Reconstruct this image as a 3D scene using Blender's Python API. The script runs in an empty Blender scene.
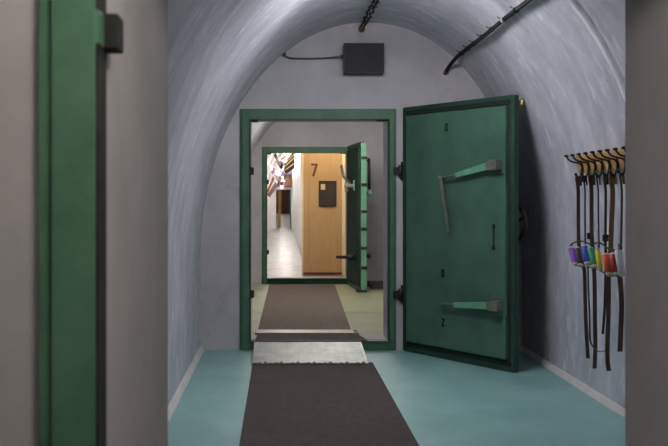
import bpy, bmesh, math, random
from mathutils import Vector, Matrix
random.seed(7)
SC = bpy.context.scene
COL = SC.collection
F = 1048.0                      # focal length in pixels of the 668x446 frame
EYE = 1.205                     # camera height, m

# ------------------------------------------------------------------ materials
def lin(c):
    return tuple((v/12.92 if v <= .04045 else ((v+.055)/1.055)**2.4) for v in c)
def rgb(r, g, b):
    return lin((r/255, g/255, b/255)) + (1,)

def mat(name, c1, c2=None, scale=6, rough=.6, metal=0, bump=0, bscale=40, stretch=(1,1,1),
        lo=.35, hi=.65, c3=None, c3scale=2, c3lo=.58, c3hi=.72, rough2=None, spec=.5, detail=6, bdist=.01):
    m = bpy.data.materials.new(name); m.use_nodes = True
    nt = m.node_tree; N = nt.nodes; L = nt.links
    b = N['Principled BSDF']
    b.inputs['Roughness'].default_value = rough
    b.inputs['Metallic'].default_value = metal
    b.inputs['Specular IOR Level'].default_value = spec
    tc = N.new('ShaderNodeTexCoord'); mp = N.new('ShaderNodeMapping')
    mp.inputs['Scale'].default_value = stretch
    L.new(tc.outputs['Object'], mp.inputs['Vector'])
    if c2 is None:
        b.inputs['Base Color'].default_value = c1
    else:
        n = N.new('ShaderNodeTexNoise'); n.inputs['Scale'].default_value = scale
        n.inputs['Detail'].default_value = detail; n.inputs['Roughness'].default_value = .62
        L.new(mp.outputs[0], n.inputs['Vector'])
        r = N.new('ShaderNodeValToRGB')
        r.color_ramp.elements[0].position = lo; r.color_ramp.elements[0].color = c1
        r.color_ramp.elements[1].position = hi; r.color_ramp.elements[1].color = c2
        L.new(n.outputs['Fac'], r.inputs[0])
        out = r.outputs[0]
        if c3 is not None:
            n3 = N.new('ShaderNodeTexNoise'); n3.inputs['Scale'].default_value = c3scale
            n3.inputs['Detail'].default_value = 8; n3.inputs['Roughness'].default_value = .7
            L.new(mp.outputs[0], n3.inputs['Vector'])
            r3 = N.new('ShaderNodeValToRGB')
            r3.color_ramp.elements[0].position = c3lo; r3.color_ramp.elements[0].color = (0,0,0,1)
            r3.color_ramp.elements[1].position = c3hi; r3.color_ramp.elements[1].color = (1,1,1,1)
            L.new(n3.outputs['Fac'], r3.inputs[0])
            mx = N.new('ShaderNodeMix'); mx.data_type = 'RGBA'
            L.new(r3.outputs[0], mx.inputs['Factor']); L.new(out, mx.inputs['A'])
            mx.inputs['B'].default_value = c3
            out = mx.outputs['Result']
        L.new(out, b.inputs['Base Color'])
        if rough2 is not None:
            mr = N.new('ShaderNodeMapRange')
            mr.inputs['To Min'].default_value = rough; mr.inputs['To Max'].default_value = rough2
            L.new(n.outputs['Fac'], mr.inputs['Value']); L.new(mr.outputs[0], b.inputs['Roughness'])
    if bump:
        nb = N.new('ShaderNodeTexNoise'); nb.inputs['Scale'].default_value = bscale
        nb.inputs['Detail'].default_value = 5
        L.new(mp.outputs[0], nb.inputs['Vector'])
        bp = N.new('ShaderNodeBump'); bp.inputs['Strength'].default_value = bump
        bp.inputs['Distance'].default_value = bdist
        L.new(nb.outputs['Fac'], bp.inputs['Height']); L.new(bp.outputs[0], b.inputs['Normal'])
    return m

def emis(name, c, s):
    m = bpy.data.materials.new(name); m.use_nodes = True
    b = m.node_tree.nodes['Principled BSDF']
    b.inputs['Base Color'].default_value = (.9,.9,.9,1)
    b.inputs['Emission Color'].default_value = c
    b.inputs['Emission Strength'].default_value = s
    return m

M = {}
M['plaster'] = mat('vault plaster', rgb(176,177,188), rgb(212,212,219), 2.8, .55, bump=.5, bscale=7, stretch=(.9,1.5,.9), lo=.3, hi=.68, spec=.35,
                   c3=rgb(232,232,235), c3scale=6, c3lo=.52, c3hi=.7, detail=10, bdist=.012)
M['plaster_end'] = mat('end wall plaster', rgb(176,173,175), rgb(194,191,193), 2.2, .85, bump=.3, bscale=14,
                   c3=rgb(158,154,156), c3scale=3, c3lo=.6, c3hi=.75)
M['plaster_near'] = mat('near wall plaster', rgb(164,158,156), rgb(176,169,166), 5, .85, bump=.15, bscale=30)
M['plaster_rib'] = mat('plaster seam', rgb(236,236,238), rgb(222,222,226), 9, .8, bump=.5, bscale=30)
M['plaster_white'] = mat('corridor whitewash', rgb(228,224,224), rgb(240,238,236), 4, .7, bump=.2, bscale=20)
M['skirt'] = mat('cement fillet', rgb(206,202,196), rgb(222,218,212), 8, .8, bump=.3, bscale=30)
M['teal'] = mat('teal floor paint', rgb(124,168,164), rgb(146,188,182), 2.4, .36, bump=.12, bscale=10, rough2=.55, spec=.4,
                c3=rgb(150,178,170), c3scale=4, c3lo=.56, c3hi=.74, stretch=(1,.7,1))
M['lino'] = mat('beige green linoleum', rgb(150,152,122), rgb(170,170,138), 3, .45, bump=.05, bscale=30,
                c3=rgb(126,122,88), c3scale=2.5, c3lo=.58, c3hi=.75)
M['concrete'] = mat('dark concrete', rgb(60,58,54), rgb(80,78,72), 8, .8, bump=.3)
M['tilefloor'] = mat('polished corridor floor', rgb(136,132,126), rgb(160,156,150), 6, .24, rough2=.42, spec=.55, c3=rgb(104,100,94), c3scale=3, c3lo=.5, c3hi=.6, bump=.06, bscale=6,
                stretch=(1,.6,1))
M['green'] = mat('dark green enamel', rgb(28,54,41), rgb(38,68,52), 5, .5, bump=.12, bscale=24, spec=.4,
                 c3=rgb(52,92,66), c3scale=7, c3lo=.6, c3hi=.8)
M['green_frame'] = mat('green frame enamel', rgb(64,98,76), rgb(78,112,88), 8, .5, bump=.15, bscale=40, spec=.35,
                 c3=rgb(72,104,78), c3scale=11, c3lo=.6, c3hi=.8)
M['green_panel'] = mat('green panel enamel', rgb(56,90,74), rgb(72,108,90), 3.0, .5, bump=.1, bscale=16, spec=.4,
                 c3=rgb(62,112,84), c3scale=5, c3lo=.58, c3hi=.78)
M['green_light'] = mat('pale green enamel', rgb(92,146,116), rgb(112,164,132), 8, .45, bump=.1)
M['green_shade'] = mat('matt shaded green enamel', rgb(26,48,40), rgb(36,60,50), 5, .85, spec=.15)  # darkened copy of the door green: shade on the far leaf put into colour
M['gasket'] = mat('rubber gasket', rgb(16,30,25), rgb(22,38,32), 20, .6)
M['iron'] = mat('dark iron', rgb(30,30,29), rgb(46,44,40), 20, .5, metal=.3, bump=.2, bscale=60)
M['steel'] = mat('worn steel', rgb(104,108,96), rgb(134,134,118), 12, .4, metal=.5, bump=.15, bscale=60)
M['brass'] = mat('brass', rgb(150,122,70), rgb(176,150,98), 14, .35, metal=.8)
M['black'] = mat('black paint', rgb(14,15,15), rgb(22,22,22), 20, .5)
M['return'] = mat('matt black brown paint', rgb(38,38,34), rgb(50,48,44), 20, .9, spec=.1)
M['stencil'] = mat('black stencil', rgb(4,8,7), rgb(8,12,11), 20, .8, spec=.1)
M['plate'] = mat('aluminium tread plate', rgb(128,132,130), rgb(168,170,164), 7, .36, metal=.7, rough2=.55, bump=.1, bscale=30,
                 c3=rgb(150,138,112), c3scale=6, c3lo=.58, c3hi=.75)
M['alu'] = mat('aluminium strip', rgb(146,142,130), rgb(166,160,148), 14, .4, metal=.5)
M['mat'] = mat('dark runner', rgb(62,52,50), rgb(78,67,64), 30, .85, bump=.5, bscale=160, spec=.2,
               c3=rgb(84,76,72), c3scale=3, c3lo=.55, c3hi=.8)
M['mat2'] = mat('brown runner', rgb(98,86,78), rgb(114,102,92), 22, .85, bump=.5, bscale=140, spec=.2,
               c3=rgb(116,104,92), c3scale=3, c3lo=.55, c3hi=.8)
M['box'] = mat('dark speaker box', rgb(36,33,36), rgb(48,44,46), 30, .7, bump=.3, bscale=120)
M['boxrim'] = mat('dark box rim', rgb(26,25,27), rgb(36,34,36), 30, .6)
M['cable'] = mat('brown black cable', rgb(22,19,21), rgb(34,29,29), 20, .8, spec=.2)
M['cable_b'] = mat('brown cable', rgb(70,56,46), rgb(88,70,56), 20, .6)
M['clip'] = mat('grey clip', rgb(150,152,160), rgb(176,178,186), 20, .4, metal=.4)
M['rackwood'] = mat('warm varnished wood', rgb(176,132,76), rgb(204,160,102), 5, .45, stretch=(8,1,8), bump=.1, bscale=12)
M['leather'] = mat('dark brown leather', rgb(64,42,36), rgb(84,57,48), 20, .55, bump=.2, bscale=80)
M['leather_tan'] = mat('tan brown leather', rgb(112,82,50), rgb(134,100,64), 14, .55, bump=.2, bscale=80)
M['leather_blk'] = mat('black strap', rgb(24,22,24), rgb(36,33,34), 20, .5, bump=.2, bscale=80)
M['cord_blue'] = mat('blue black cord', rgb(24,26,42), rgb(36,38,58), 20, .5)
M['cream'] = mat('cream plastic', rgb(214,200,176), rgb(226,214,192), 20, .5)
for n, c in dict(purple=(120,58,160), blue=(28,58,150), green=(22,124,78), yellow=(222,214,30), orange=(206,72,28), red=(150,36,24),
                 white=(206,208,216), dark=(34,26,40)).items():
    M['tag_'+n] = mat(n+' tag', rgb(*c), rgb(*[min(255,v+14) for v in c]), 20, .5)
M['ply'] = mat('yellow brown plywood', rgb(188,154,106), rgb(196,162,114), 3, .5, stretch=(6,6,.8), bump=.05, bscale=14)
M['plypost'] = mat('pale yellow trim', rgb(238,222,184), rgb(244,230,198), 5, .5, stretch=(6,6,.8))
M['darkred'] = mat('dark red paint', rgb(88,26,26), rgb(104,36,32), 10, .5)
M['board'] = mat('dark notice board', rgb(42,34,28), rgb(54,44,36), 10, .6)
M['paper'] = mat('pale paper', rgb(206,176,128), rgb(218,190,146), 10, .7)
M['batten'] = mat('cream lath wood', rgb(200,176,122), rgb(222,200,150), 5, .6, stretch=(1,6,6))
M['brownwood'] = mat('brown wood', rgb(112,60,30), rgb(132,78,40), 5, .5, stretch=(6,6,1))
M['goldwood'] = mat('golden wood', rgb(176,134,72), rgb(196,154,92), 5, .5, stretch=(6,6,1))
M['darkwood'] = mat('dark brown wood', rgb(64,44,36), rgb(84,58,46), 5, .6)
M['tealpaint'] = mat('dark teal paint', rgb(44,82,88), rgb(58,98,102), 5, .5)
M['lavender'] = mat('pale lavender paint', rgb(206,200,222), rgb(218,214,232), 5, .6)
for n, c in dict(f_purple=(92,50,108), f_white=(240,238,240), f_red=(112,40,56), f_grey=(150,140,150)).items():
    M[n] = mat(n[2:]+' paper flag', rgb(*c), rgb(*[min(255,v+12) for v in c]), 20, .7)
M['housing'] = mat('white lamp housing', rgb(214,214,214), rgb(224,224,224), 10, .5)
M['tube1'] = emis('cool fluorescent tube', (.965,.945,1.0,1), 1)
M['tube2'] = emis('neutral fluorescent tube', (1,.96,.90,1), 1)
M['tube3'] = emis('bright corridor tube', (1,.95,.90,1), 1)
M['bulb'] = emis('warm bulb', (1,.84,.60,1), 1)
M['tube0'] = emis('added lobby tube', (1,.95,.90,1), 1)
def power(k, s):
    M[k].node_tree.nodes['Principled BSDF'].inputs['Emission Strength'].default_value = s
power('tube1', 130); power('tube2', 190); power('tube3', 225); power('bulb', 330); power('tube0', 102)

# ------------------------------------------------------------------ mesh helpers
class MB:
    def __init__(self): self.bm = bmesh.new()
    def box(self, x0, x1, y0, y1, z0, z1, bev=0, mtx=None):
        t = bmesh.new()
        bmesh.ops.create_cube(t, size=1)
        for v in t.verts:
            v.co = Vector(((x0+x1)/2+v.co.x*(x1-x0), (y0+y1)/2+v.co.y*(y1-y0), (z0+z1)/2+v.co.z*(z1-z0)))
        if bev: bmesh.ops.bevel(t, geom=t.edges[:], offset=bev, segments=2, profile=.6, affect='EDGES')
        return self._join(t, mtx)
    def _join(self, t, mtx=None):
        if mtx is not None: bmesh.ops.transform(t, matrix=mtx, verts=t.verts)
        me = bpy.data.meshes.new('tmp'); t.to_mesh(me); t.free()
        self.bm.from_mesh(me); bpy.data.meshes.remove(me)
        return self
    def bar(self, p, q, w, h, bev=.002, up=(0,0,1), w2=None, h2=None):
        """a rectangular bar from p to q, may taper"""
        p, q = Vector(p), Vector(q); d = (q-p); n = d.normalized()
        up = Vector(up); s = n.cross(up)
        if s.length < 1e-4: s = n.cross(Vector((1,0,0)))
        s.normalize(); u = s.cross(n).normalized()
        w2 = w if w2 is None else w2; h2 = h if h2 is None else h2
        t = bmesh.new(); vs = []
        for c, a, b in ((p, w, h), (q, w2, h2)):
            for i, j in ((-1,-1),(1,-1),(1,1),(-1,1)):
                vs.append(t.verts.new(c + s*(i*a/2) + u*(j*b/2)))
        t.faces.new(vs[0:4][::-1]); t.faces.new(vs[4:8])
        for i in range(4):
            j = (i+1) % 4; t.faces.new((vs[i], vs[j], vs[4+j], vs[4+i]))
        bmesh.ops.recalc_face_normals(t, faces=t.faces[:])
        if bev: bmesh.ops.bevel(t, geom=t.edges[:], offset=bev, segments=2, profile=.6, affect='EDGES')
        return self._join(t)
    def tube(self, pts, r, seg=10, r2=None, smooth=True):
        pts = [Vector(p) for p in pts]; n = len(pts)
        t = bmesh.new(); rings = []
        for i, p in enumerate(pts):
            d = (pts[min(i+1, n-1)] - pts[max(i-1, 0)]).normalized()
            if i == 0:
                a = d.cross(Vector((0,0,1)))
                if a.length < .05: a = d.cross(Vector((1,0,0)))
            else:
                a = a - d*a.dot(d)
            a.normalize(); b = d.cross(a)
            rr = r if r2 is None else r + (r2-r)*i/(n-1)
            rings.append([t.verts.new(p + (a*math.cos(k*2*math.pi/seg) + b*math.sin(k*2*math.pi/seg))*rr) for k in range(seg)])
        for i in range(n-1):
            for k in range(seg):
                f = t.faces.new((rings[i][k], rings[i][(k+1)%seg], rings[i+1][(k+1)%seg], rings[i+1][k])); f.smooth = smooth
        t.faces.new(rings[0][::-1]); t.faces.new(rings[-1])
        bmesh.ops.recalc_face_normals(t, faces=t.faces[:])
        return self._join(t)
    def cyl(self, p, q, r, seg=20, bev=.003):
        """a short drum from p to q with softened rims"""
        p, q = Vector(p), Vector(q); d = (q-p).normalized()
        a = d.cross(Vector((0,0,1)))
        if a.length < .05: a = d.cross(Vector((1,0,0)))
        a.normalize(); b = d.cross(a)
        t = bmesh.new(); rings = []
        for c, rr in ((p, r-bev), (p+d*bev, r), (q-d*bev, r), (q, r-bev)):
            rings.append([t.verts.new(c+(a*math.cos(k*2*math.pi/seg)+b*math.sin(k*2*math.pi/seg))*rr) for k in range(seg)])
        for i in range(3):
            for k in range(seg):
                f = t.faces.new((rings[i][k], rings[i][(k+1)%seg], rings[i+1][(k+1)%seg], rings[i+1][k])); f.smooth = (i == 1)
        t.faces.new(rings[0][::-1]); t.faces.new(rings[-1])
        bmesh.ops.recalc_face_normals(t, faces=t.faces[:])
        return self._join(t)
    def ball(self, c, r, s=(1,1,1)):
        t = bmesh.new(); bmesh.ops.create_uvsphere(t, u_segments=16, v_segments=10, radius=r)
        for v in t.verts: v.co = Vector(c) + Vector((v.co.x*s[0], v.co.y*s[1], v.co.z*s[2]))
        for f in t.faces: f.smooth = True
        return self._join(t)
    def torus(self, c, axis, R, r, seg=36, sub=10):
        ax = Vector(axis).normalized(); a = ax.cross(Vector((0,0,1)))
        if a.length < .05: a = ax.cross(Vector((1,0,0)))
        a.normalize(); b = ax.cross(a); t = bmesh.new(); rings = []
        for i in range(seg):
            th = i*2*math.pi/seg; o = a*math.cos(th)+b*math.sin(th)
            rings.append([t.verts.new(Vector(c)+o*(R+r*math.cos(k*2*math.pi/sub))+ax*(r*math.sin(k*2*math.pi/sub))) for k in range(sub)])
        for i in range(seg):
            for k in range(sub):
                f = t.faces.new((rings[i][k], rings[(i+1)%seg][k], rings[(i+1)%seg][(k+1)%sub], rings[i][(k+1)%sub])); f.smooth = True
        bmesh.ops.recalc_face_normals(t, faces=t.faces[:])
        return self._join(t)
    def rim(self, x0, x1, z0, z1, y0, y1, w, rad=0, bev=0, seg=6):
        """a picture-frame ring in the xz plane, y0..y1 deep, band width w, corners rounded by rad"""
        def loop(a, b, c, d, r):
            P = []
            for cx, cz, s in ((b-r, d-r, 0), (a+r, d-r, 1), (a+r, c+r, 2), (b-r, c+r, 3)):
                for k in range(seg+1):
                    th = s*math.pi/2 + k*math.pi/2/seg
                    P.append((cx+r*math.cos(th), cz+r*math.sin(th)))
            return P
        A = loop(x0, x1, z0, z1, max(rad, 1e-4)); B = loop(x0+w, x1-w, z0+w, z1-w, max(rad-w*.5, 1e-4))
        t = bmesh.new(); n = len(A)
        ring = [[t.verts.new((p[0], y, p[1])) for p in P] for P, y in ((A,y0),(B,y0),(B,y1),(A,y1))]
        for i in range(4):
            R0, R1 = ring[i], ring[(i+1)%4]
            for k in range(n): t.faces.new((R0[k], R0[(k+1)%n], R1[(k+1)%n], R1[k]))
        bmesh.ops.recalc_face_normals(t, faces=t.faces[:])
        return self._join(t)
    def prism(self, poly, y0, y1, plane='xz', mtx=None):
        t = bmesh.new()
        def P(a, b, c): return (a, c, b) if plane == 'xz' else ((c, a, b) if plane == 'yz' else (a, b, c))
        A = [t.verts.new(P(a, b, y0)) for a, b in poly]; B = [t.verts.new(P(a, b, y1)) for a, b in poly]
        n = len(poly); t.faces.new(A); t.faces.new(B[::-1])
        for i in range(n): t.faces.new((A[i], B[i], B[(i+1)%n], A[(i+1)%n]))
        bmesh.ops.recalc_face_normals(t, faces=t.faces[:])
        return self._join(t, mtx)
    def ribbon(self, pts, w, th, wd):
        """a strap of width w along wd, thickness th, through pts"""
        pts = [Vector(p) for p in pts]; wd = Vector(wd).normalized(); t = bmesh.new(); R = []
        n = len(pts)
        for i, p in enumerate(pts):
            d = (pts[min(i+1,n-1)]-pts[max(i-1,0)]).normalized(); nn = d.cross(wd).normalized()
            R.append([t.verts.new(p+wd*(a*w/2)+nn*(b*th/2)) for a, b in ((-1,-1),(1,-1),(1,1),(-1,1))])
        for i in range(n-1):
            for k in range(4): t.faces.new((R[i][k], R[i][(k+1)%4], R[i+1][(k+1)%4], R[i+1][k]))
        t.faces.new(R[0][::-1]); t.faces.new(R[-1])
        bmesh.ops.recalc_face_normals(t, faces=t.faces[:])
        return self._join(t)
    def build(self, name, m, parent=None):
        me = bpy.data.meshes.new(name); self.bm.to_mesh(me); self.bm.free()
        me.materials.append(m)
        o = bpy.data.objects.new(name, me); COL.objects.link(o)
        if parent is not None: o.parent = parent
        return o

def tag(o, label=None, cat=None, group=None, kind=None):
    if label: o['label'] = label
    if cat: o['category'] = cat
    if group: o['group'] = group
    if kind: o['kind'] = kind
    return o
def thing(name, label, cat, loc=(0,0,0), rotz=0, group=None):
    o = bpy.data.objects.new(name, None); COL.objects.link(o); o.empty_display_size = .1
    o.location = loc; o.rotation_euler = (0,0,rotz)
    return tag(o, label, cat, group, 'thing')
def struct(name, mb, m):
    o = mb.build(name, m); o['kind'] = 'structure'; return o
def dup(root, loc=None, rotz=None, label=None):
    r = root.copy(); COL.objects.link(r)
    if loc is not None: r.location = loc
    if rotz is not None: r.rotation_euler = (0,0,rotz)
    if label: r['label'] = label
    for ch in list(root.children):
        c = ch.copy(); COL.objects.link(c); c.parent = r
        for g in list(ch.children):
            d = g.copy(); COL.objects.link(d); d.parent = c
    return r
def crv(pts, n=8):
    """smooth path through pts (Catmull-Rom)"""
    P = [Vector(p) for p in pts]; out = []
    for i in range(len(P)-1):
        p0, p1, p2, p3 = P[max(i-1,0)], P[i], P[i+1], P[min(i+2,len(P)-1)]
        for k in range(n):
            t = k/n
            out.append(.5*((2*p1)+(p2-p0)*t+(2*p0-5*p1+4*p2-p3)*t*t+(3*p1-p0-3*p2+p3)*t**3))
    return out+[P[-1]]

# ------------------------------------------------------------------ the setting
XL, XR = -.625, 1.905           # chamber walls
CX, AX, BZ, SPRING = .68, 1.265, 1.830, .748
def vault(th, off=0, cx=CX, a=AX, b=BZ, sp=SPRING):
    if cx == CX:
        a = XR-cx if math.cos(th) > 0 else cx-XL
        if math.cos(th) > 0:              # the right haunch is a little fuller
            e = 2/2.12
            return Vector((cx+(a-off)*math.cos(th)**e, 0, sp+(b-off)*(math.copysign(abs(math.sin(th))**e, math.sin(th)))))
    return Vector((cx+(a-off)*math.cos(th), 0, sp+(b-off)*math.sin(th)))
def vault_shell(name, y0, y1, m, cx=CX, a=AX, b=BZ, sp=SPRING, th=.2, n=64):
    mb = MB(); t = mb.bm
    rows = []
    for y in (y0, y1):
        inn, out = [], []
        for k in range(n+1):
            ang = math.pi*k/n
            p = vault(ang, 0, cx, a, b, sp); q = vault(ang, -th, cx, a, b, sp)
            inn.append(t.verts.new((p.x, y, p.z))); out.append(t.verts.new((q.x, y, q.z)))
        rows.append((inn, out))
    (i0, o0), (i1, o1) = rows
    for k in range(n):
        f = t.faces.new((i0[k], i0[k+1], i1[k+1], i1[k])); f.smooth = True
        f = t.faces.new((o0[k+1], o0[k], o1[k], o1[k+1])); f.smooth = True
        t.faces.new((o0[k], o0[k+1], i0[k+1], i0[k])); t.faces.new((i1[k], i1[k+1], o1[k+1], o1[k]))
    for k in (0, n): t.faces.new((i0[k], i1[k], o1[k], o0[k]) if k == 0 else (o0[k], o1[k], i1[k], i0[k]))
    bmesh.ops.recalc_face_normals(t, faces=t.faces[:])
    for e in t.edges:
        e.smooth = True
        if len(e.link_faces) == 2 and e.link_faces[0].smooth != e.link_faces[1].smooth: e.smooth = False
    return struct(name, mb, m)
def chamber(y0, y1, mw, mf, zf=0):
    struct('wall_left', MB().box(XL-.2, XL, y0, y1, -.05, SPRING), mw)
    struct('wall_right', MB().box(XR, XR+.2, y0, y1, -.05, SPRING), mw)
    vault_shell('ceiling', y0, y1, mw)
    struct('floor', MB().box(XL-.2, XR+.2, y0, y1, -.15, zf), mf)
def fillet(name, x, s, y0, y1):
    struct(name, MB().prism([(x, 0), (x+s*.03, 0), (x+s*.027, .008), (x+s*.010, .032), (x, .036)], y0, y1), M['skirt'])
OX0, OX1, OZ0, OZ1 = -.235, .852, .068, 1.825       # the doorway openings
def cross_wall(name, y0, y1, m, x0=OX0, x1=OX1):
    mb = MB(); t = mb.bm
    A = [(-.9,-.1),(2.2,-.1),(2.2,2.85),(-.9,2.85)]; B = [(x0,OZ0),(x1,OZ0),(x1,OZ1),(x0,OZ1)]
    r = [[t.verts.new((p[0], y, p[1])) for p in P] for P, y in ((A,y0),(B,y0),(B,y1),(A,y1))]
    for i in range(4):
        for k in range(4): t.faces.new((r[i][k], r[i][(k+1)%4], r[(i+1)%4][(k+1)%4], r[(i+1)%4][k]))
    bmesh.ops.recalc_face_normals(t, faces=t.faces[:])
    return struct(name, mb, m)

N0, N1 = 1.50, 2.45             # near wall
A0, A1 = 8.25, 8.65             # first far wall
B0, B1 = 14.50, 14.90           # second far wall
# lobby around the camera
chamber(-2.6, N0, M['plaster_near'], M['teal'])
struct('wall_back', MB().box(-.9, 2.2, -2.75, -2.6, -.1, 2.85), M['plaster_near'])
cross_wall('wall_front', N0, N1, M['plaster_near'], -.262, .807)
# first chamber
chamber(N1, A0, M['plaster'], M['teal'])
fillet('baseboard_left', XL, 1, N1, A0); fillet('baseboard_right', XR, -1, N1, A0)
cross_wall('wall_far', A0, A1, M['plaster_end'])
# second chamber
chamber(A1, B0, M['plaster'], M['concrete'], -.004)
fillet('baseboard_left', XL, 1, A1, B0); fillet('baseboard_right', XR, -1, A1, B0)
struct('floor', MB().box(XL+.02, XR-.02, A1+.02, 10.955, -.004, .0), M['lino'])
struct('floor', MB().box(XL+.02, XR-.02, 10.985, B0-.02, -.004, .0), M['lino'])
cross_wall('wall_far', B0, B1, M['plaster_end'], -.185, .925)
# transverse plaster seam on the first vault
mb = MB(); t = mb.bm; prev = None
for k in range(0, 61):
    ang = math.radians(-2 + 90*k/60); jit = .006*math.sin(k*1.7)+.004*math.sin(k*4.1)
    row = [t.verts.new((p.x, y, p.z)) for p, y in ((vault(ang, -.01), 5.20+jit), (vault(ang, .013), 5.235+jit), (vault(ang, .014), 5.29+jit*.5), (vault(ang, -.01), 5.33-jit))]
    if prev:
        for i in range(3): f = t.faces.new((prev[i], prev[i+1], row[i+1], row[i])); f.smooth = True
    prev = row
struct('trim_1', mb, M['plaster_rib'])

# corridor beyond
CL = -.36
K0, K1 = B1, 78.0
struct('floor', MB().box(-1.2, 2.4, K0, K1, -.15, 0), M['tilefloor'])
struct('wall_left', MB().box(CL-.2, CL, K0, K1, -.05, .95), M['plaster_white'])
vault_shell('ceiling', K0, K1, M['plaster_white'], cx=.84, a=1.2, b=1.75, sp=.95)
struct('wall_right', MB().box(2.04, 2.24, K0, K1, -.05, .95), M['plaster_white'])
struct('wall_right', MB().prism([(.40, 17.9), (2.04, 17.9), (2.04, 40), (.485, 40)], 0, 2.75, plane='xy'), M['plaster_white'])
struct('wall_end', MB().box(-.6, 2.2, K1, K1+.2, -.1, 2.85), M['brownwood'])
# cross partition far down the corridor with a low opening
mb = MB(); mb.box(-.6, -.15, 40, 40.25, 0, 2.75); mb.box(.42, .52, 40, 40.25, 0, 2.75)
mb.box(-.15, .42, 40, 40.25, 1.98, 2.75)
struct('wall_partition', mb, M['plaster_white'])

# ------------------------------------------------------------------ door frames
def door_frame(y, label, x0=-.317, x1=.914, ix0=OX0+.005, ix1=OX1-.002):
    r = thing('door_frame', label, 'door frame', ((x0+x1)/2, y, 0), 0, 'green steel blast door frames')
    c = (x0+x1)/2; a, b, ia, ib = x0-c, x1-c, ix0-c, ix1-c
    z0, z1, iz1 = .005, 1.898, 1.818
    # stepped posts and head: a thin outer flange and a thicker inner plate with a return into the opening
    for s, (o, i) in (('l', (a, ia)), ('r', (b, ib))):
        sg = 1 if i > o else -1
        m = MB()
        m.box(min(o, i), max(o, i), -.012, 0, z0, z1, .002)
        m.box(min(o+sg*.018, i), max(o+sg*.018, i), -.03, -.008, z0, z1-.018, .003)
        m.box(min(i, i-sg*.012), max(i, i-sg*.012), -.03, .07, OZ0, iz1, .002)
        m.build('post', M['green_frame'], r)
    m = MB()
    m.box(a, b, -.013, 0, iz1, z1, .002)
    m.box(a+.018, b-.018, -.031, -.009, iz1, z1-.018, .003)
    m.box(ia, ib, -.03, .07, iz1-.004, iz1+.008, .002)
    m.build('head', M['green_frame'], r)
    m = MB()
    m.box(a, b, -.02, 0, z0, OZ0+.008, .003); m.box(ia, ib, -.03, .07, OZ0-.008, OZ0+.010, .003)
    m.build('sill', M['green_frame' if y == A0 else 'green_shade'], r)
    for z in (1.41, .442):        # dark keepers on the closing side
        k = MB(); k.box(ia-.006, ia+.024, -.028, .075, z-.028, z+.028, .004)
        k.box(ia-.008, ia+.006, -.034, -.02, z-.034, z+.034, .002); k.build('keeper', M['iron'], r)
    g = MB(); g.box(ia, ia+.055, .0, .06, iz1-.022, iz1-.002, .003); g.build('corner_bracket', M['iron'], r)
    g = MB(); g.box(ib-.085, ib, .0, .06, iz1-.014, iz1-.002, .003); g.build('corner_bracket', M['iron'], r)
    for z in (1.41, .442):        # hinge knuckle on the hinge side
        h = MB(); h.cyl((b+.03, -.035, z-.045), (b+.03, -.035, z+.045), .018); h.box(b-.03, b+.03, -.03, -.012, z-.03, z+.03, .003)
        h.build('hinge', M['iron'], r)
    return r
door_frame(A0, 'green steel door frame of the first far doorway, under the dark wall box')
door_frame(B0, 'green steel door frame of the second, farther doorway, opening onto the bright corridor', x0=-.25, x1=.985, ix0=-.178, ix1=.922)

# the near frame on the lobby side of the wall, seen close up at the left
nf = thing('door_frame', 'out of focus green steel frame post close to the camera, with a black keeper', 'door frame', (-.262, N0, 0), 0, 'green steel blast door frames')
m = MB()
m.box(-.0815, 0, -.010, 0, .005, 1.9, .002); m.box(-.0625, 0, -.016, -.006, .005, 1.88, .003); m.build('post', M['green_frame'], nf)
m = MB(); m.box(-.003, .004, -.012, .06, OZ0, 1.82, .001); m.build('post_return', M['return'], nf)
m = MB(); m.box(1.069, 1.153, -.012, 0, .005, 1.9, .002); m.box(1.069, 1.133, -.03, -.008, .005, 1.88, .003); m.box(1.064, 1.072, -.028, .07, OZ0, 1.82, .002); m.build('post', M['green_frame'], nf)
m = MB(); m.box(-.084, 1.153, -.013, 0, 1.818, 1.9, .002); m.box(-.064, 1.133, -.031, -.009, 1.818, 1.88, .003); m.build('head', M['green_frame'], nf)
m = MB(); m.box(-.084, 1.153, -.02, 0, .005, OZ0+.008, .003); m.box(0, 1.069, -.03, .07, OZ0-.006, OZ0+.01, .003); m.build('sill', M['green_frame'], nf)
for z in (1.447, .46):
    k = MB(); k.box(-.006, .026, .025, .085, z-.026, z+.026, .004); kk = k.build('keeper', M['return'], nf)
    p = MB(); p.box(-.005, .006, -.014, .04, z-.024, z+.024, .002); p.build('keeper_plate', M['green_frame'], kk)

# ------------------------------------------------------------------ blast doors (local: x along the leaf, -y the visible face, z up)
W, H0, H1, TH = 1.228, .004, 1.905, .045
def glyph(mb, ch, x, z, w, h, s, y):
    if ch == '0':
        mb.box(x, x+s, y-.001, y+.001, z, z+h); mb.box(x+w-s, x+w, y-.001, y+.001, z, z+h)
        mb.box(x+s, x+w-s, y-.001, y+.001, z, z+s); mb.box(x+s, x+w-s, y-.001, y+.001, z+h-s, z+h)
    elif ch == 'Z':
        mb.box(x, x+w, y-.001, y+.001, z, z+s); mb.box(x, x+w, y-.001, y+.001, z+h-s, z+h)
        mb.prism([(x, z+s), (x+s*1.2, z+s), (x+w, z+h-s), (x+w-s*1.2, z+h-s)], y-.001, y+.001)
    elif ch == '7':
        mb.box(x, x+w, y-.002, y+.002, z+h-s, z+h)
        mb.prism([(x+w*.12, z), (x+w*.12+s*1.15, z), (x+w, z+h-s), (x+w-s*1.15, z+h-s)], y-.002, y+.002)
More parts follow.
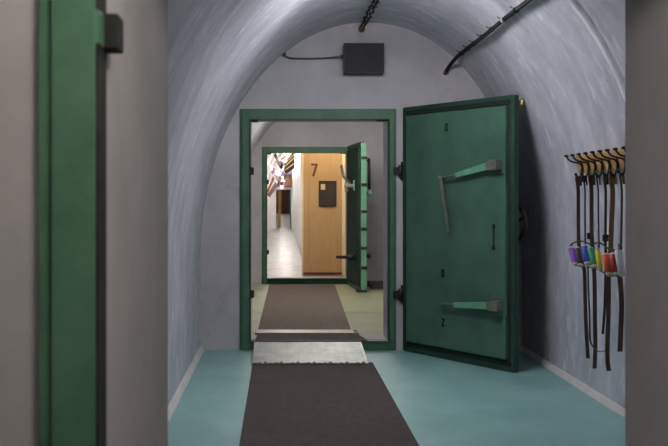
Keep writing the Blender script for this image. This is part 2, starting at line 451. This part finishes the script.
def leaf_shell(r, pm='green_panel'):
    m = MB(); m.box(.01, W-.01, .018, TH, H0+.02, H1-.02, .004); m.build('leaf', M['green'], r)
    m = MB(); m.rim(0, W, H0, H1, .0, TH-.004, .034, .014); m.build('outer_rim', M['green'], r)
    m = MB(); m.rim(.036, W-.036, H0+.036, H1-.036, .004, .03, .024, .045); m.build('gasket', M['gasket'], r)
    m = MB(); m.box(.066, W-.066, -.022, .03, H0+.082, H1-.07, .006); m.build('inner_panel', M[pm], r)
    for z in (1.41, .442):
        h = MB(); h.box(-.03, .05, .012, .05, z-.035, z+.035, .004); h.cyl((-.022, .02, z-.07), (-.022, .02, z+.07), .02); h.build('hinge', M['iron'], r)
def world_w(px, ox, oy, ux, uy):
    """leaf coordinate of a column of the photograph on a leaf through (ox,oy) along (ux,uy)"""
    k = (px-280)/F
    return (k*oy-ox)/(ux-k*uy)

# first door, swung towards the camera against the right wall
HX, HY = .962, 8.205
U = Vector((.520, -.854)).normalized()
ang = math.atan2(U.y, U.x)
d1 = thing('blast_door', 'heavy dark green steel blast door standing open beside the first far doorway', 'door', (HX, HY, 0), ang)
leaf_shell(d1)
def P1(px, py, off=.022):            # (x, z) on a plane off in front of the first door
    w = world_w(px, HX-.854*off, HY-.52*off, U.x, U.y)
    dd = HY + U.y*w
    return w, EYE + (197-py)*dd/F
YF = -.022
def lever(r, plate, arm, tip, rod=None, w0=.052, w1=.036, armmat='green_light'):
    """a dogging lever: square plate, boxed pivot, tapered arm and thin tip on the panel face"""
    L = thing_part = bpy.data.objects.new('dogging_lever', None); COL.objects.link(L); L.parent = r
    px, pz = plate
    m = MB(); m.box(px-.085, px+.065, YF-.010, YF, pz-.064, pz+.056, .004); m.build('pivot_plate', M['green_panel'], L)
    m = MB(); m.box(px-.034, px+.034, YF-.070, YF-.006, pz-.036, pz+.036, .006)
    m.cyl((px-.052, YF-.060, pz-.004), (px-.052, YF-.012, pz-.004), .034); m.build('pivot', M['steel'], L)
    m = MB(); m.bar((px-.05, YF-.045, pz-.002), (arm[0], YF-.045, arm[1]), .016, w0, .003, up=(0,0,1), h2=w1); m.build('arm', M[armmat], L)
    m = MB(); m.tube(crv([(arm[0]+.01, YF-.045, arm[1]), ((arm[0]+tip[0])/2, YF-.045, (arm[1]+tip[1])/2), (tip[0], YF-.045, tip[1])]), .010, r2=.006)
    m.cyl((tip[0], YF-.05, tip[1]), (tip[0], YF+.004, tip[1]), .012); m.build('lever_tip', M['steel'], L)
    if rod:
        m = MB(); m.bar((tip[0]+.006, YF-.048, tip[1]+.015), (rod[0], YF-.052, rod[1]), .020, .024, .005)
        m.ball((tip[0]+.006, YF-.048, tip[1]), .019); m.build('hand_rod', M['steel'], L)
    return L
lever(d1, P1(495, 165, .066), P1(456, 175.5, .066), P1(440, 178, .066), P1(449.5, 233, .07))
lever(d1, P1(496, 305.5, .066), P1(454, 304.3, .066), P1(441, 303.4, .066))
for ch, px, py in (('0', 445.0, 131.5), ('0', 441.5, 277), ('Z', 441.7, 326)):
    x, z = P1(px, py); m = MB(); glyph(m, ch, x, z, .032, .058, .010, YF-.001); m.build('stencilled_letter', M['stencil'], d1)
x, z = P1(494, 236.5)
m = MB(); m.box(x-.004, x+.004, YF-.008, YF, z-.075, z+.08, .002)
m.box(x-.010, x+.012, YF-.014, YF, z+.055, z+.085, .003); m.box(x-.012, x+.010, YF-.014, YF, z-.09, z-.062, .003); m.build('keyhole_slide', M['iron'], d1)
m = MB(); hw = (W-.145, TH+.075, 1.025)
m.torus(hw, (0,1,0), .135, .014)
for k in range(5):
    a = k*2*math.pi/5+.3; m.bar((hw[0], hw[1], hw[2]), (hw[0]+.135*math.cos(a), hw[1], hw[2]+.135*math.sin(a)), .014, .018, .003)
m.cyl((hw[0], TH-.002, hw[2]), (hw[0], hw[1]+.02, hw[2]), .028); m.build('handwheel', M['black'], d1)
m = MB(); m.tube(crv([(W-.03, TH+.002, 1.85), (W-.012, TH+.028, 1.868), (W+.006, TH+.022, 1.872), (W+.004, TH+.016, 1.835)]), .010, 8); m.box(W-.05, W-.012, TH-.004, TH+.018, 1.835, 1.867, .004)
m.build('catch', M['brass'], d1)

# second door, open square to its wall
HX2, HY2 = .930, B0-.05
U2 = Vector((.072, -.997)).normalized()
d2 = thing('blast_door', 'open green steel blast door seen edge-on at the farther doorway', 'door', (HX2, HY2, 0), math.atan2(U2.y, U2.x))
leaf_shell(d2, 'green_shade')
m = MB(); m.box(W-.002, W+.004, .004, TH+.028, .02, H1-.02, .002); m.build('lit_edge_strip', M['green_light'], d2)  # paler end face: the light falling on the edge put into its colour
for z in (1.70, 1.36, 1.02, .80, .56, .31):
    m = MB(); m.box(W-.004, W+.012, .006, TH+.036, z-.020, z+.020, .004); m.build('edge_bolt', M['iron'], d2)
L = bpy.data.objects.new('dogging_lever', None); COL.objects.link(L); L.parent = d2
m = MB(); m.box(W-.46, W-.36, YF-.012, YF, 1.29, 1.42, .004); m.build('pivot_plate', M['green_light'], L)
m = MB(); m.box(W-.45, W-.37, YF-.13, YF, 1.33, 1.375, .006); m.cyl((W-.41, YF-.10, 1.27), (W-.41, YF-.10, 1.40), .026); m.build('pivot', M['alu'], L)
m = MB(); m.tube([(W-.41, YF-.06, 1.38), (W-.42, YF-.14, 1.47), (W-.43, YF-.17, 1.62)], .020); m.build('arm', M['steel'], L)
L = bpy.data.objects.new('dogging_lever', None); COL.objects.link(L); L.parent = d2
m = MB(); m.box(W-.40, W-.30, YF-.012, YF, .36, .49, .004); m.build('pivot_plate', M['iron'], L)
m = MB(); m.cyl((W-.35, YF-.10, .425), (W-.35, YF, .425), .044); m.bar((W-.35, YF-.05, .425), (W-.35, YF-.25, .428), .04, .046, .005, h2=.034); m.build('arm', M['black'], L)
m = MB(); m.tube([(W-.12, TH+.080, 1.70), (W-.12, TH+.085, 1.30)], .018); m.tube([(W-.12, TH-.002, 1.67), (W-.12, TH+.08, 1.67)], .012)
m.build('pull_bar', M['black'], d2)
m = MB(); m.ball((W-.12, TH+.08, 1.255), .036); m.cyl((W-.12, TH-.002, 1.265), (W-.12, TH+.08, 1.265), .012); m.build('knob', M['green_light'], d2)
m = MB(); m.cyl((W-.12, TH-.002, .452), (W-.12, TH+.08, .452), .022); m.ball((W-.12, TH+.08, .452), .036, (1,.8,1)); m.build('knob', M['black'], d2)
m = MB(); m.box(W-.10, W+.03, -.05, TH+.03, .006, .030, .004); m.build('foot_shadow', M['iron'], d2)  # dark slab standing in for the shadow at the door's foot

# ------------------------------------------------------------------ floor coverings and ramps
m = MB(); m.box(-.197, .672, N1+.02, 7.60, .0005, .007, .002)
tag(m.build('floor_runner', M['mat']), 'long dark brown rubber runner on the teal floor in front of the metal ramp', 'mat', kind='thing')
rp = thing('threshold_ramp', 'silver tread plate ramp up to the sill of the first far doorway', 'ramp', (.216, 7.50, 0))
RW, RD, RZ = .416, .668, .074
m = MB(); m.prism([(0, .0075), (.0, .016), (RD, RZ+.006), (RD, RZ-.004)], -RW, RW, plane='yz')
sl = math.atan2(RZ-.010, RD); ca, sa = math.cos(sl), math.sin(sl)
t = m.bm; ny, nx, pt = 19, 25, .0335
for i in range(ny):
    for j in range(nx):
        x = -RW+.014+j*pt*.965+(.0 if i % 2 else .016); v = .02+i*pt
        a = .62 if (i+j) % 2 else -.62
        ex = Vector((math.cos(a), ca*math.sin(a), sa*math.sin(a))); ey = Vector((-math.sin(a), ca*math.cos(a), sa*math.cos(a)))
        up = Vector((0, -sa, ca)); o = Vector((x, v*ca, .0158+v*sa))
        B = [t.verts.new(o+ex*.013), t.verts.new(o+ey*.005), t.verts.new(o-ex*.013), t.verts.new(o-ey*.005)]
        tp = t.verts.new(o+up*.0035)
        for k in range(4): t.faces.new((B[k], B[(k+1)%4], tp))
m.build('tread_plate', M['plate'], rp)
m = MB()
for k in range(21):
    x = -RW+.004+k*.039; m.box(x, x+.024, -.012, .004, .0075, .022+.004*(k%3), .002)
m.build('front_lip', M['plate'], rp)
m = MB(); m.box(-RW-.002, RW+.002, RD-.012, RD+.02, RZ+.002, RZ+.012, .002); m.build('rear_shadow_strip', M['gasket'], rp)  # dark strip in place of the shadow at the sill mat's edge
# mat over the sill and down the inner ramp
m = MB(); t = m.bm
prof = [(A0-.045, .0795), (A1-.03, .0795)]
rows = []
for y, z in prof:
    rows.append([t.verts.new((x, y, z+dz)) for x, dz in ((-.195 if y < A0 else -.18,.006),(.682 if y < A0 else .63,.006),(.682 if y < A0 else .63,0),(-.195 if y < A0 else -.18,0))])
for i in range(1):
    for k in range(4): t.faces.new((rows[i][k], rows[i][(k+1)%4], rows[i+1][(k+1)%4], rows[i+1][k]))
t.faces.new(rows[0]); t.faces.new(rows[-1][::-1]); bmesh.ops.recalc_face_normals(t, faces=t.faces[:])
tag(m.build('sill_mat', M['mat']), 'short dark mat laid over the sill of the first far doorway', 'mat', kind='thing')
rp2 = thing('threshold_ramp', 'inner ramp behind the sill mat topped by a bright aluminium strip', 'ramp', (.222, A1, 0))
m = MB(); m.prism([(.01, .002), (.01, .078), (.25, .078), (.74, .012), (.74, .002)], -.43, .43, plane='yz'); m.build('ramp_body', M['iron'], rp2)
m = MB(); m.prism([(-.02, .078), (-.02, .087), (.0, .088), (.17, .0865), (.25, .079), (.25, .0775)], -.425, .39, plane='yz'); m.build('aluminium_strip', M['alu'], rp2)
m = MB(); m.prism([(-.20, 9.44), (.64, 9.44), (.748, 14.30), (-.148, 14.30)], .0005, .008, plane='xy')
tag(m.build('floor_runner', M['mat2']), 'brown runner on the beige floor between the two far doorways', 'mat', kind='thing')
m = MB(); m.box(1.20, 1.78, 13.72, 14.42, .001, .055, .008)
tag(m.build('floor_pad', M['concrete']), 'low grey pad on the floor behind the edge-on door', 'pad', kind='thing')

# ------------------------------------------------------------------ on the first far wall
bx = thing('wall_box', 'dark rectangular box on the wall above the first far doorway', 'box', (.652, A0, 2.166))
m = MB(); m.box(-.155, .155, -.10, -.002, .004, .233, .005); m.build('casing', M['boxrim'], bx)
m = MB(); m.box(-.145, .145, -.106, -.098, .014, .223, .003); m.build('front_cover', M['box'], bx)
m = MB(); m.rim(-.157, .157, .002, .235, -.110, -.094, .010, .004); m.build('rim', M['boxrim'], bx)
m = MB(); m.cyl((-.156, -.05, .135), (-.185, -.05, .135), .014); m.build('cable_gland', M['cable_b'], bx)
m = MB(); z0 = 2.302
m.tube(crv([(.035, A0-.004, z0+.022), (.030, A0-.03, z0+.018), (.055, A0-.03, z0+.002), (.10, A0-.02, z0-.008), (.25, A0-.02, z0-.010), (.38, A0-.025, z0-.005), (.462, A0-.05, z0)]), .007, 8)
m.ball((.033, A0-.012, z0+.022), .016)
tag(m.build('wall_cable', M['cable_b']), 'thin brown cable running left along the wall from the dark box', 'cable', kind='thing')

# ceiling cables
cb = thing('ceiling_cable', 'thick dark cable clipped along the right side of the vault', 'cable', (0,0,0))
TB = math.radians(57)
def on_v(a, off, y): p = vault(a, off); return Vector((p.x, y, p.z))
base = [on_v(TB, .032+.006*math.sin(k*1.1), y) for k, y in enumerate([5.0+.27*i for i in range(12)])]
endp = [on_v(TB, .06, 8.10), Vector((1.325, 8.18, 2.225)), Vector((1.306, 8.225, 2.19))]
pts = crv(base+endp, 5)
for (ox, oz, rr, nm) in ((0, 0, .0105, 'cable'), (.008, .010, .007, 'cable'), (-.009, .008, .006, 'cable')):
    m = MB(); m.tube([p+Vector((ox, 0, oz)) for p in pts], rr, 8); m.build(nm, M['cable'], cb)
m = MB(); m.cyl(endp[-1], (1.300, A0+.01, 2.178), .017); m.build('end_sleeve', M['cable_b'], cb)
for i, y in enumerate([5.22, 5.6, 6.0, 6.35, 6.7, 7.02, 7.3, 7.55, 7.8]):
    p = on_v(TB, .032, y)+Vector((0,0,.005)); q = on_v(TB, -.005, y); tn = Vector((-math.sin(TB), 0, math.cos(TB)))
    m = MB(); m.cyl(p-Vector((0,.012,0)), p+Vector((0,.012,0)), .0175, 14); m.tube([p, q], .005, 8)
    m.build('clip', M['clip'] if i in (0,1,3) else M['cable'], cb)
    m = MB(); m.tube([p+tn*-.02, p+tn*.042+Vector((0,.012,0))], .0028, 6); m.build('tie_end', M['cable'], cb)
ca2 = thing('ceiling_cable', 'pair of thin dark cables along the crown of the vault above the wall box', 'cable', (0,0,0))
for s in (-1, 1):
    m = MB(); P = []
    for i in range(25):
        y = 8.16-i*.08
        P.append((.655+s*.015+.006*math.sin(i*1.9+s), y, 2.583-.03+.006*math.sin(i*1.3+s*2)))
    m.tube(crv([(.64+s*.006, A0-.006, 2.526), (.645+s*.010, A0-.03, 2.540)]+P, 3), .0065, 8); m.build('cable', M['cable'], ca2)
m = MB(); m.cyl((.642, A0+.005, 2.524), (.642, A0-.04, 2.527), .026, 14); m.ball((.642, A0-.04, 2.53), .022); m.build('gland', M['cable_b'], ca2)
for i in range(9):
    y = 8.05-i*.2; m = MB(); m.tube([(.625, y, 2.556), (.655, y, 2.541), (.69, y, 2.556)], .005, 6); m.tube([(.655,y,2.55),(.655,y,2.59)], .005, 6); m.build('clip', M['iron'], ca2)

# ------------------------------------------------------------------ coat rack on the right wall
rk = thing('coat_rack', 'wooden rack of dark double hooks on the right wall', 'coat rack', (0,0,0))
m = MB()
tilt = math.atan2(vault(math.asin((1.36-SPRING)/BZ)).x - vault(math.asin((1.46-SPRING)/BZ)).x, .10)
mt = Matrix.Translation((1.795, 0, 1.40)) @ Matrix.Rotation(-tilt, 4, 'Y')
m.box(-.010, .012, 4.98, 6.30, -.055, .055, .004, mtx=mt); m.build('board', M['rackwood'], rk)
for y in (5.2, 5.7, 6.2):
    m = MB(); m.box(.004, .09, y-.015, y+.015, -.04, .02, .003, mtx=mt); m.build('wall_spacer', M['iron'], rk)
HK = [6.19-.1295*i for i in range(10)]
for y in HK:
    m = MB()
    up = crv([(1.783, y, 1.385), (1.770, y, 1.403), (1.742, y, 1.409), (1.712, y+.003, 1.420), (1.694, y+.004, 1.442)], 5)
    m.tube(up, .0056, 8); m.ball((1.692, y+.004, 1.447), .0115, (1.25,1.25,.7))
    m.tube(crv([(1.783, y, 1.400), (1.782, y, 1.372), (1.779, y, 1.345), (1.772, y, 1.322), (1.758, y, 1.319), (1.748, y, 1.334)], 5), .0056, 8)
    m.ball((1.747, y, 1.338), .009)
    m.box(1.779, 1.790, y-.012, y+.012, 1.352, 1.432, .003)
    m.build('hook', M['iron'], rk)

# belts hanging from the lower hooks
def PB(px, py, X=1.762):
    d = F*X/(px-280); return Vector((X, d, EYE+(197-py)*d/F))
def belt(label, mats, px, width, runs, buckle=None, tails=()):
    r = thing('hanging_strap', label, 'strap', (0,0,0), 0, 'straps on the coat rack hooks')
    d = F*1.762/(px-280)
    wd = (.92, .39, 0)
    X = 1.762
    m = MB()
    top = Vector((X, d, 1.322))
    m.ribbon(crv([top+Vector((.012,.004,-.05)), top+Vector((.008,.003,-.008)), top+Vector((0,0,.006)), top+Vector((-.010,-.003,-.006))]+[PB(a, b, X-.012) for a, b in runs], 4), width, .004, wd)
    m.build('strap', M[mats], r)
    for pts, w, mm, Xo in tails:
        m = MB(); m.ribbon(crv([PB(a, b, Xo) for a, b in pts], 4), w, .004, wd); m.build('strap_end', M[mm], r)
    if buckle:
        for bxp, byp in buckle:
            c = PB(bxp, byp, X-.018)
            m = MB(); m.rim(-.018, .018, -.018, .018, -.005, .005, .010, .006); m.bar((0,0,-.016), (0,0,.016), .005, .005, .001)
            o = m.build('buckle', M['iron'], r); o.location = c; o.rotation_euler = (0, 0, math.atan2(.39, .92))
    return r
belt('dark reddish brown leather strap on the hook at the far end of the rack', 'leather', 578.4, .024,
     [(578.2,190), (578.4,220), (579,246), (583,264), (584.6,275), (585.2,300), (586.2,330), (587.6,352), (587.8,358.5)], [(583.5,179)])
belt('thin dark strap ending in a blue black loop', 'leather_blk', 585, .009,
     [(585,190), (585,215), (585.4,245), (587.6,262), (588.5,290), (589.6,318), (590,338)],
     tails=[([(589.6,330), (590.4,341), (594,348), (599,351.5), (604.4,350.8)], .010, 'cord_blue', 1.735)])
belt('dark brown strap with a buckle above the blue tag', 'leather', 591.6, .026,
     [(591.5,190), (591.6,210), (591.8,236), (593.6,262), (594.6,285), (595,320), (595.3,345), (594.6,368.5)], [(590,236)])
belt('very thin dark strap above the yellow tag', 'leather_blk', 598.2, .008,
     [(598.2,190), (598.4,215), (598.8,235), (599.2,248)])
belt('narrow black strap with a buckle, its tail ending high beside the red tag', 'leather_blk', 605.7, .015,
     [(605.6,190), (605.6,215), (605.4,236), (605.6,262), (605.2,290), (604.4,312), (602.8,334)], [(605.6,238)])
belt('wide tan brown leather strap above the orange and red tags', 'leather_tan', 612.7, .030,
     [(612.5,190), (612.4,205), (611.6,222), (610.8,245), (610,262)],
     tails=[([(608.6,262), (608.6,290), (608.2,320), (607.4,345), (607.6,362), (609,371)], .028, 'leather', 1.735)])
belt('dark strap hanging closest to the grey doorway jamb', 'leather', 621.8, .012,
     [(621.8,190), (621.6,215), (621,245), (619.5,260)],
     tails=[([(618.4,262), (620.5,285), (621.6,305), (620.8,330), (619.9,351.5)], .030, 'leather', 1.735)])

# tags on a wire
def PT(px, py): return PB(px, py, 1.705)
wr = thing('tag_wire', 'bent wire carrying the row of coloured tags across the straps', 'wire', (0,0,0))
m = MB(); m.tube(crv([PT(570.3,251), PT(570.6,245.5), PT(573,243.4), PT(578,241.3), PT(585,241.8), PT(591,244.5), PT(598,242.5), PT(602,244), PT(608,248.4), PT(615,250), PT(622,248)], 5), .0045, 7)
m.build('upper_wire', M['iron'], wr)
m = MB(); m.tube(crv([PT(575,264.8), PT(583,267.2), PT(591,267.5), PT(600,270.5), PT(608,275.5), PT(616,276), PT(622.5,275.2)], 5), .0035, 7); m.build('lower_wire', M['iron'], wr)
tags = [('purple', (571.6,248.9), (575.6,263.6), 7.0, 'purple tag at the far end of the wire'),
        ('dark', (577.5,248.8), (580.4,264.2), 6.2, 'blackish tag between the purple and blue tags'),
        ('blue', (584.7,247.4), (588.2,262.8), 9.0, 'dark blue tag between the blackish and green tags'),
        ('green', (590.6,249.3), (594.6,265.6), 7.4, 'green tag between the blue and yellow tags'),
        ('yellow', (597.9,251.2), (600.2,268.6), 6.0, 'narrow bright yellow tag on the wire'),
        ('orange', (606.2,255.8), (609.8,273.6), 9.6, 'broad orange tag beside the red one'),
        ('red', (613.0,255.2), (616.4,273.2), 8.6, 'dark red tag just past the orange one'),
        ('white', (618.2,250.5), (622.0,274), 8.0, 'white tag closest to the grey doorway jamb')]
for nm, a, b, w, lab in tags:
    A, B = PT(*a), PT(*b); ax = (B-A).normalized(); wd = Vector((.94, .34, 0)); wd = (wd-ax*wd.dot(ax)).normalized(); nn = ax.cross(wd)
    wm = w*A.y/F
    r = thing('hanging_tag', lab, 'tag', A, 0, 'coloured tags on the wire')
    def oval(mb, p, q, w, d, n=20, bev=.003):
        t = bmesh.new(); R = []
        L = (q-p).normalized()
        for c, k in ((p, .86), (p+L*bev, 1), (q-L*bev, 1), (q, .86)):
            R.append([t.verts.new(c-A+wd*(math.cos(i*2*math.pi/n)*w/2*k)+nn*(math.sin(i*2*math.pi/n)*d/2*k)) for i in range(n)])
        for i in range(3):
            for j in range(n):
                f = t.faces.new((R[i][j], R[i][(j+1)%n], R[i+1][(j+1)%n], R[i+1][j])); f.smooth = i == 1
        t.faces.new(R[0][::-1]); t.faces.new(R[-1]); bmesh.ops.recalc_face_normals(t, faces=t.faces[:]); mb._join(t)
    m = MB(); oval(m, A, B, wm, wm*.7); m.build('sleeve', M['tag_'+nm], r)
    m = MB(); oval(m, A-ax*.010, A+ax*.002, wm*.86, wm*.6); m.build('top_cap', M['cream'], r)
    m = MB(); oval(m, B-ax*.002, B+ax*.011, wm*.92, wm*.62); m.build('bottom_cap', M['cream'], r)
    m = MB(); m.tube(crv([Vector((0,0,0))-ax*.008, Vector((.004,0,.02)), Vector((0,.004,.034))], 4), .0028, 6); m.build('loop', M['iron'], r)

# ------------------------------------------------------------------ the numbered cubicle beyond the second doorway
D7 = 16.15
cu = thing('wooden_cubicle', 'yellow brown wooden cubicle marked 7 beyond the farther doorway', 'cubicle', (.355, D7, 0))
m = MB(); m.box(.09, .598, 0, .03, .03, 2.45, .002); m.build('front_panel', M['ply'], cu)
m = MB(); m.box(.004, .086, -.002, .03, .03, 2.45, .003); m.build('corner_panel', M['ply'], cu)
m = MB(); m.box(.70, 1.10, 0, .03, .03, 2.45, .002); m.build('front_panel', M['ply'], cu)
m = MB(); m.box(.600, .698, -.02, .03, .0, 2.45, .004); m.build('post', M['plypost'], cu)
m = MB(); m.box(-.020, .006, -.006, .04, .0, 2.45, .002); m.build('corner_bead', M['plypost'], cu)
m = MB(); m.prism([(0, .036), (.012, .036), (.06, 1.72), (.045, 1.72)], .0, 2.45, plane='xy'); m.build('side_panel', M['plaster_white'], cu)
m = MB(); m.box(.004, .598, -.012, .002, .012, .045, .003); m.build('skirting', M['darkred'], cu)
m = MB(); glyph(m, '7', .125, 1.525, .10, .195, .030, -.003); m.build('painted_number', M['darkred'], cu)
nb = thing('notice_board', 'small dark notice board on the cubicle front below the number', 'notice board', (.355, D7-.001, 0))
m = MB(); m.box(.247, .510, -.022, -.002, 1.062, 1.448, .004); m.build('panel', M['board'], nb)
m = MB(); m.rim(.243, .514, 1.058, 1.452, -.028, -.004, .016, .003); m.build('frame', M['black'], nb)
pp = MB().box(.272, .338, -.0255, -.0225, 1.315, 1.405, .0008).build('paper_note', M['paper'])
pp.location = (.355, D7-.001, 0)
tag(pp, 'small pale paper note pinned on the dark notice board', 'note', kind='thing')

# laths across the corridor roof
def QD(px, py, d): return Vector(((px-280)*d/F, d, EYE+(197-py)*d/F))
LN = [((281.0,158.9),(287.2,153.1),17.5), ((282.2,163.8),(291.2,152.8),19), ((282.6,165.8),(295.4,153.0),20.5), ((283.4,167.8),(295.4,156.5),22), ((285.0,170.1),(295,162.8),24)]
for i, (a, b, y) in enumerate(LN):
    lab = ['lath in front of the rest, just beyond the farther doorway head', 'lath second from the doorway', 'lath third from the doorway',
           'lath fourth from the doorway', 'rearmost lath'][i]
    m = MB(); m.bar(QD(*a, y), QD(*b, y), .02, .022, .003, up=(0,1,0), w2=.024)
    tag(m.build('roof_lath', M['batten']), 'sloping cream '+lab, 'lath', 'sloping laths in the bright corridor', 'thing')
m = MB(); P = [QD(282, 166, 25.5), QD(294, 151, 25.5), QD(294.6, 168, 25.5), QD(286, 174, 25.5)]
m.prism([(p.x, p.z) for p in P], 25.5, 25.54)
tag(m.build('roof_board', M['darkwood']), 'dark sloping board behind the cream laths', 'board', kind='thing')
m = MB(); m.bar((-.33, 24, 1.22), (-.09, 24, 1.78), .05, .05, .004)
tag(m.build('wall_brace', M['brownwood']), 'thin brown diagonal brace along the white corridor wall', 'brace', kind='thing')
m = MB(); m.bar((-.31, 28, 1.22), (.03, 28, 1.74), .05, .10, .004)
tag(m.build('sloping_beam', M['darkwood']), 'dark sloping beam edge down the left of the corridor', 'beam', kind='thing')
m = MB(); m.box(-.15, .44, 39.7, 39.9, 1.49, 1.57, .01)
tag(m.build('cross_bar', M['lavender']), 'pale lavender bar across the low opening at the corridor end', 'bar', kind='thing')
m = MB(); m.box(.16, .44, 39.5, 39.65, 1.60, 1.92, .01)
tag(m.build('hanging_board', M['brownwood']), 'brown board hanging above the low opening in the corridor', 'board', kind='thing')
m = MB(); m.box(.16, .44, 39.5, 39.65, 1.93, 2.06, .01)
tag(m.build('dark_gap_strip', M['darkwood']), 'dark strip above the brown hanging board', 'strip', kind='thing')  # solid dark strip modelled for the dark gap above the board
m = MB(); m.box(-.09, .03, 41, 42.2, 0, 1.5, .01); 
tag(m.build('corridor_door', M['goldwood']), 'golden wooden door leaf standing open in the low opening', 'door', kind='thing')
m = MB(); m.box(.375, .425, 39.0, 39.1, .0, 1.48, .01)
tag(m.build('slim_post', M['tealpaint']), 'slim dark teal post at the right of the low opening', 'post', kind='thing')
ed = thing('end_door', 'tall brown door at the very end of the corridor', 'door', (.32, K1-.02, 0))
m = MB(); m.box(-.17, .30, -.06, 0, .0, 1.75, .01); m.build('leaf', M['brownwood'], ed)
m = MB(); m.box(-.28, -.18, -.06, 0, .0, 1.75, .01); m.build('post', M['goldwood'], ed)

# garlands of small paper flags under the corridor vault
fl = ['f_white', 'f_purple', 'f_white', 'f_white', 'f_grey', 'f_white', 'f_red', 'f_white']
gl = [('string of small white and purple paper flags, nearest the farther doorway', [(-.10,16.6,1.96), (-.05,16.9,1.83), (.03,17.1,1.74), (.05,17.4,1.80)]),
      ('string of white, grey and dark paper flags, second from the farther doorway', [(-.17,18.5,1.78), (-.10,18.8,1.70), (.02,19.2,1.66), (.06,19.5,1.80)]),
      ('string of red and white paper flags hanging lowest, before the brown board', [(-.16,22.0,1.75), (-.05,22.3,1.52), (.05,22.6,1.45), (.09,23,1.58)])]
for gi, (lab, P) in enumerate(gl):
    r = thing('flag_garland', lab, 'garland', (0,0,0), 0, 'paper flag garlands')
    C_ = crv(P, 6); m = MB(); m.tube(C_, .003, 6); m.build('string', M['f_grey'], r)
    for k, p in enumerate(C_[::1]):
        if k % 2 and gi == 0 and k > 14: continue
        s = .030+.012*random.random(); a = random.uniform(-.6, .6)
        mtx = Matrix.Translation(p) @ Matrix.Rotation(a, 4, 'Z')
        m = MB(); m.prism([(-s*.7, 0), (s*.7, 0), (s*.5, -s*1.6), (0, -s*2.2), (-s*.5, -s*1.6)], -.001, .001, mtx=mtx)
        m.build('paper_flag', M[fl[(k*3+gi*2) % 8]], r)

# ------------------------------------------------------------------ lamps
def tube_lamp(x, y, z, length, mt, label, name='ceiling_light', along='y'):
    r = thing(name, label, 'lamp', (x, y, z), 0 if along == 'y' else math.pi/2, 'fluorescent ceiling lamps')
    m = MB(); m.box(-.075, .075, -length/2, length/2, .02, .07, .006); m.build('housing', M['housing'], r)
    for s in (-1, 1):
        m = MB(); m.tube([(s*.04, -length/2+.03, 0), (s*.04, length/2-.03, 0)], .013, 12); m.build('tube', M[mt], r)
        for e in (-1, 1):
            m = MB(); m.box(s*.04-.015, s*.04+.015, e*(length/2-.015)-.015, e*(length/2-.015)+.015, -.016, .022, .003); m.build('socket', M['housing'], r)
    m = MB(); m.tube([(0, -length/3, .07), (0, -length/3, .16)], .006, 6); m.tube([(0, length/3, .07), (0, length/3, .16)], .006, 6); m.build('hanger', M['housing'], r)
    return r
tube_lamp(.60, 6.15, 2.42, .9, 'tube1', 'fluorescent lamp under the crown of the first chamber', along='x')
tube_lamp(.64, 11.9, 2.42, .9, 'tube2', 'fluorescent lamp under the crown of the second chamber', along='x')
tube_lamp(.27, 1.0, 1.93, .6, 'tube0', 'added fluorescent lamp in the unseen lobby, lighting the near wall and jambs', along='x')  # unseen lamp added to brighten the near wall and doorway jambs
for i, y in enumerate((18.6, 22.5, 27.5, 33.0, 38.0, 47.0, 60.0, 72.0)):
    tube_lamp(.14 if y < 39 else .1, y, 2.34, 1.2, 'tube3', 'fluorescent lamp number %d along the bright corridor' % (i+1))
bl = thing('wall_lamp', 'warm bulb above the cubicle front', 'lamp', (.75, 15.35, 2.25), 0)
m = MB(); m.ball((0,0,0), .045); m.build('bulb', M['bulb'], bl)
m = MB(); m.cyl((0,0,.04), (0,0,.10), .03); m.tube([(0,0,.09), (0,0,.45)], .006, 6); m.build('holder', M['black'], bl)

# ------------------------------------------------------------------ camera, world, view
w = bpy.data.worlds.new('World'); SC.world = w; w.use_nodes = True
w.node_tree.nodes['Background'].inputs[0].default_value = (.5,.55,.65,1)
w.node_tree.nodes['Background'].inputs[1].default_value = 0.0
cd = bpy.data.cameras.new('Camera'); cam = bpy.data.objects.new('Camera', cd); COL.objects.link(cam)
cam.location = (0, 0, EYE); cam.rotation_euler = (math.pi/2, 0, 0)
cd.sensor_width = 36; cd.lens = F/668*36
cd.shift_x = 54/668; cd.shift_y = -26/668
cd.clip_start = .05; cd.clip_end = 200
cd.dof.use_dof = True; cd.dof.focus_distance = 9.5; cd.dof.aperture_fstop = 9
SC.camera = cam
vs = SC.view_settings
vs.view_transform = 'Standard'; vs.look = 'None'; vs.gamma = 1; vs.exposure = 0; vs.use_curve_mapping = False
SC.cycles.max_bounces = 10; SC.cycles.diffuse_bounces = 6; SC.cycles.sample_clamp_indirect = 8
